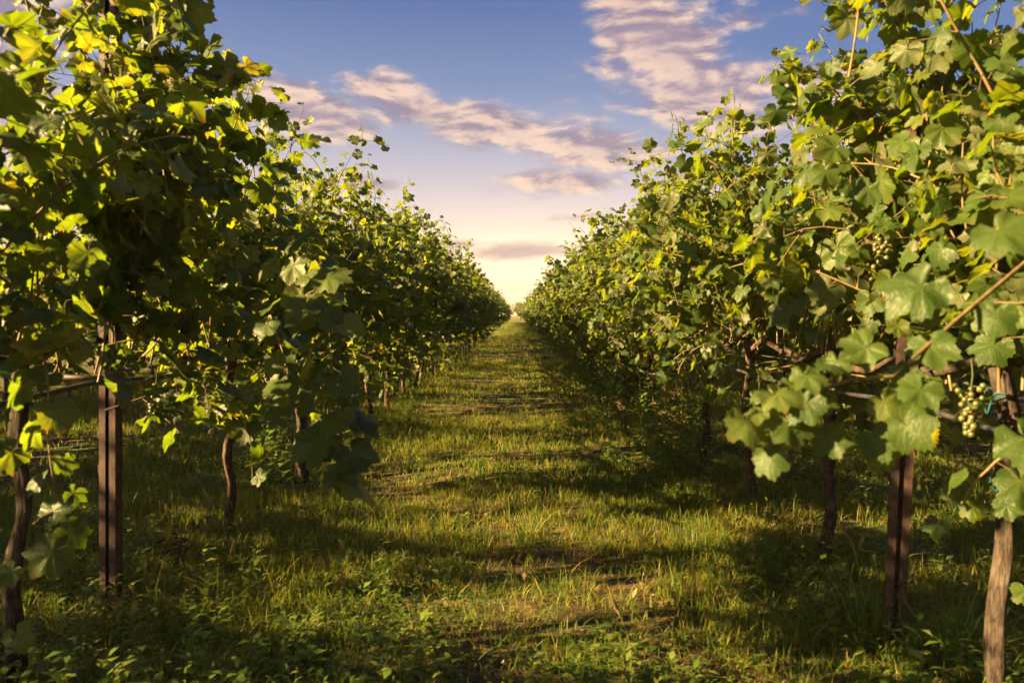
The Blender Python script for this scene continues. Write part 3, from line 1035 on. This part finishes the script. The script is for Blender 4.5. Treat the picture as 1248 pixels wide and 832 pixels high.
# ------------------------------------------------------------------ wires and hose
WN = {.88: ('lowest trellis wire of the {} row, carrying the vine arms', .0022), 1.25: ('second trellis wire up in the {} row, running through the leaves', .0018), 1.62: ('third trellis wire up in the {} row, among the shoots', .0018), 2.0: ('top trellis wire of the {} row', .0018)}
for side, x, posts in (('left', XL, POST_L), ('right', XR, POST_R)):
    for z, (lab, r) in WN.items():
        ys = np.arange(-1.5, ROW_END, 1.55)
        b = MB()
        b.tube(np.stack([np.full_like(ys, x + .034), ys, z + .012 * np.sin(ys * 1.01)], -1), r, 4)
        tag(b.obj('trellis_wire', M_WIRE), lab.format(side), 'wire', f'trellis wires of the {side} row')
for side, x, z0 in (('left', XL - .02, .86), ('right', XR - .06, .80)):
    ys = np.arange(-1.5, ROW_END, .4)
    b = MB()
    b.tube(np.stack([x + .02 * np.sin(ys * .9), ys, z0 - .045 * np.abs(np.sin(ys * 1.3)) + .02 * np.sin(ys * .37)], -1), .0085, 7)
    tag(b.obj('drip_hose', M_HOSE), f'black drip irrigation hose strung along the {side} row below the leaves', 'hose')

# ------------------------------------------------------------------ individual plants near the camera
def tuft(loc, label, n, h, lean, seed, mat=M_GRASS, group=None, wd=.005):
    r = np.random.default_rng(seed)
    X = r.normal(0, .035, n); Y = r.normal(0, .035, n)
    H = h * r.uniform(.5, 1.1, n)
    v, f = blades(X + loc[0], Y + loc[1], H, wd * r.uniform(.7, 1.3, n), 4, lean, seed + 1)
    v = v - np.array([loc[0], loc[1], float(gz(loc[0], loc[1]))])
    o = mobj('grass_tuft', mesh_data('grass_tuft', v, f, mat), None, (loc[0], loc[1], float(gz(loc[0], loc[1]))))
    return tag(o, label, 'grass tuft', group)

def gp(px, py):
    """ground point under a photo pixel"""
    d = M3 @ Vector(((px - 624) / FPX, (416 - py) / FPX, -1.0))
    s = -CAM_Z / d.z
    return (d.x * s, d.y * s)

G = 'tall grass tufts'
tuft(gp(1168, 815), 'thick bright green grass tuft between the right post and the pale trunk', 170, .24, 1.0, 71, M_WEED, G, .006)
tuft(gp(640, 665), 'arching sunlit grass tuft in mid path at the edge of a shadow', 40, .26, .9, 72, M_GRASS, G)
tuft(gp(1062, 790), 'tall upright grass clump on the camera side of the right steel post', 46, .34, .55, 73, M_WEED, G)
tuft(gp(820, 740), 'dark long-bladed grass tuft in the shadow right of the path centre', 50, .24, .8, 74, M_GRASS, G)
tuft(gp(500, 580), 'thin tall grass tuft left of the path beside a straw patch', 18, .26, .5, 75, M_GRASS, G)
tuft(gp(960, 800), 'pale straw-tipped grass tuft at the lower right of the path', 60, .22, .7, 76, M_GRASS, G)

def stalk(loc, h, label, seed):
    x, y = loc; z = float(gz(x, y))
    o = empty('seed_stalk', (x, y, z), label, 'wild grass', 'grass stalks with seed heads')
    r = random.Random(seed); b = MB()
    u = np.linspace(0, 1, 10); dx, dy = r.uniform(-.08, .08), r.uniform(-.06, .06)
    pts = np.stack([dx * u ** 2, dy * u ** 2, h * u], -1)
    b.tube(pts, np.linspace(.0022, .0012, 10), 5); b.obj('stem', M_CANE, o)
    hb = MB(); u = np.linspace(0, 1, 8)
    top = pts[-1]; d = norm(pts[-1] - pts[-2])
    hb.tube(top[None] + d[None] * (u[:, None] * .06 - .01), .0055 * np.sin(u * 2.7 + .25) + .001, 7, lambda i, th: 1 + .25 * np.sin(th * 5 + i * 2.2))
    hb.obj('seed_head', M_DRY, o)
    v, f = blades(np.full(4, x), np.full(4, y), np.array([h * .55, h * .45, h * .6, h * .35]), np.full(4, .006), 4, 1.0, seed)
    mobj('leaf_blade', mesh_data('leaf_blade', v - np.array([x, y, z]), f, M_WEED), o)
for px, py, h, lab, sd in ((1058, 775, .30, 'tall grass stalk with seed head standing left of the right steel post', 1), (1030, 765, .24, 'shorter grass stalk with seed head in the shade by the right row', 2),
                           (770, 822, .17, 'seed-headed stalk at the bottom edge right of the path middle', 3), (835, 790, .16, 'seed-headed stalk in deep shadow on the right half of the path', 4)):
    stalk(gp(px, py), h, lab, sd)

def dry_shrub(loc, h, n, label, seed, spread=.35, mat=M_DRY):
    r = random.Random(seed); x, y = loc; z = float(gz(x, y))
    o = empty('dry_shrub', (x, y, z), label, 'dry weed', 'dry weeds')
    b = MB(); lv = MB()
    for k in range(n):
        an = r.uniform(0, 6.28); sp = r.uniform(.1, 1) * spread; hh = h * r.uniform(.5, 1.1)
        u = np.linspace(0, 1, 7)
        pts = np.stack([math.cos(an) * sp * hh * u ** 1.3 + r.gauss(0, .05), math.sin(an) * sp * hh * u ** 1.3 + r.gauss(0, .05), hh * u], -1)
        pts[:, :2] += np.cumsum(np.array([[r.gauss(0, .008), r.gauss(0, .008)] for _ in u]), 0)
        b.tube(pts, np.linspace(.003, .001, 7), 4)
        for q in range(2, 7):
            for m in range(3):
                d = np.array([r.gauss(0, 1), r.gauss(0, 1), r.uniform(-.3, .8)]); d = norm(d); L = r.uniform(.02, .045); s = norm(np.cross(d, [r.gauss(0, 1), r.gauss(0, 1), .3])) * L * .22
                p = pts[q]
                lv.add([p, p + d * L * .5 + s, p + d * L * .5 - s, p + d * L], [[0, 1, 2], [1, 3, 2]])
    b.obj('stem', mat, o); lv.obj('foliage', mat, o)
dry_shrub(gp(822, 560), .62, 26, 'tall dry brown weed clump under the right row by the third vine', 21)
dry_shrub(gp(790, 515), .5, 18, 'smaller dry weed clump further along the right row', 22)
dry_shrub(gp(760, 540), .32, 14, 'low dry weed clump at the right edge of the path', 23)
dry_shrub(gp(210, 700), .26, 5, 'dead forked twigs sticking out of the weeds right of the left post', 24, .6, M_BARK)

def tall_weed(seed, h, mat):
    r = random.Random(seed)
    o = empty('tall_weed', (0, 0, 0), 'x', 'weed')
    V, F = [], []
    for k in range(9):
        v, f = weed_plant(np.array([r.gauss(0, .10), r.gauss(0, .16), -.02]), h * r.uniform(.5, 1.1), 17, .085, r, .3)
        n = len(V); V += [list(q) for q in v]; F += [[a + n for a in t] for t in f]
    mobj('foliage', mesh_data('foliage', np.array(V), np.array(F), mat), o)
    return o
tw_protos = []
for k in range(64):
    right = k % 5 != 0
    y = 4.6 + 26 * ((k + .5) / 64) ** 1.6
    x = (XR - .12 if right else XL + .05) + R.gauss(0, .14)
    lab = f'shaggy tall weed clump growing at the foot of the {"right" if right else "left"} vine row'
    grp = f'tall weeds under the {"right" if right else "left"} row'
    if len(tw_protos) < 4:
        o = tall_weed(400 + k, (.55, .40, .65, .48)[k], M_WEED); tw_protos.append(o)
    else:
        p_ = tw_protos[R.randrange(4)]
        o = p_.copy(); COL.objects.link(o)
        for ch in list(p_.children):
            c = ch.copy(); COL.objects.link(c); c.parent = o
    o.location = (x, y, float(gz(x, y))); o.rotation_euler = (0, 0, R.uniform(0, 6.28))
    o['label'] = lab; o['group'] = grp

# ------------------------------------------------------------------ tree beyond the end of the rows
def distant_tree(loc, h, w, label, seed):
    r = random.Random(seed)
    o = empty('distant_tree', (*loc, float(gz(*loc)) - .2), label, 'tree')
    b = MB(); u = np.linspace(0, 1, 6)
    b.tube(np.stack([.1 * np.sin(u * 3), 0 * u, u * h * .6], -1), np.linspace(.14, .06, 6), 8)
    for k in range(7):
        an = k * .9; b.tube([(0, 0, h * .3), (math.cos(an) * w * .2, math.sin(an) * w * .2, h * .5), (math.cos(an) * w * .35, math.sin(an) * w * .35, h * .7)], [.06, .04, .02], 5)
    b.obj('trunk', M_BARK, o)
    v = Vine(seed)
    cl = [(np.array([r.gauss(0, w * .22), r.gauss(0, w * .22), h * r.uniform(.35, .88)]), r.uniform(.3, .6)) for _ in range(22)]
    for c, q in cl:
        for _ in range(60):
            d = norm(np.array([r.gauss(0, 1), r.gauss(0, 1), r.gauss(0, .8)]))
            v.leaf(c + d * q * r.random() ** .4 * w * .35, d, .16)
    mobj('crown', v.leaf_mesh('crown', T_LOW, 1, 1, M_LEAF_FAR), o)
distant_tree((.6, 138), 3.6, 3.4, 'small round tree on the horizon at the end of the path', 81)

# ------------------------------------------------------------------ evening haze over the whole vineyard
def build_haze():
    m = bpy.data.materials.new('haze'); m.use_nodes = True
    T = NT(m.node_tree); T.n.clear()
    out = T.node('ShaderNodeOutputMaterial'); v = T.node('ShaderNodeVolumePrincipled')
    v.inputs['Color'].default_value = (1.0, .86, .68, 1)
    v.inputs['Density'].default_value = HAZE
    T.l.new(v.outputs[0], out.inputs['Volume'])
    x0, x1, y0, y1, z0, z1 = -3000, 3000, -1500, 5000, -1.4, 4.6
    V = [(x, y, z) for x in (x0, x1) for y in (y0, y1) for z in (z0, z1)]
    F = [[0, 1, 3, 2], [4, 6, 7, 5], [0, 4, 5, 1], [2, 3, 7, 6], [0, 2, 6, 4], [1, 5, 7, 3]]
    tag(mobj('haze', mesh_data('haze', V, F, m, smooth=False)), 'thin golden evening haze hanging over the rows', 'haze', None, 'stuff')
HAZE = 0.0006
build_haze()
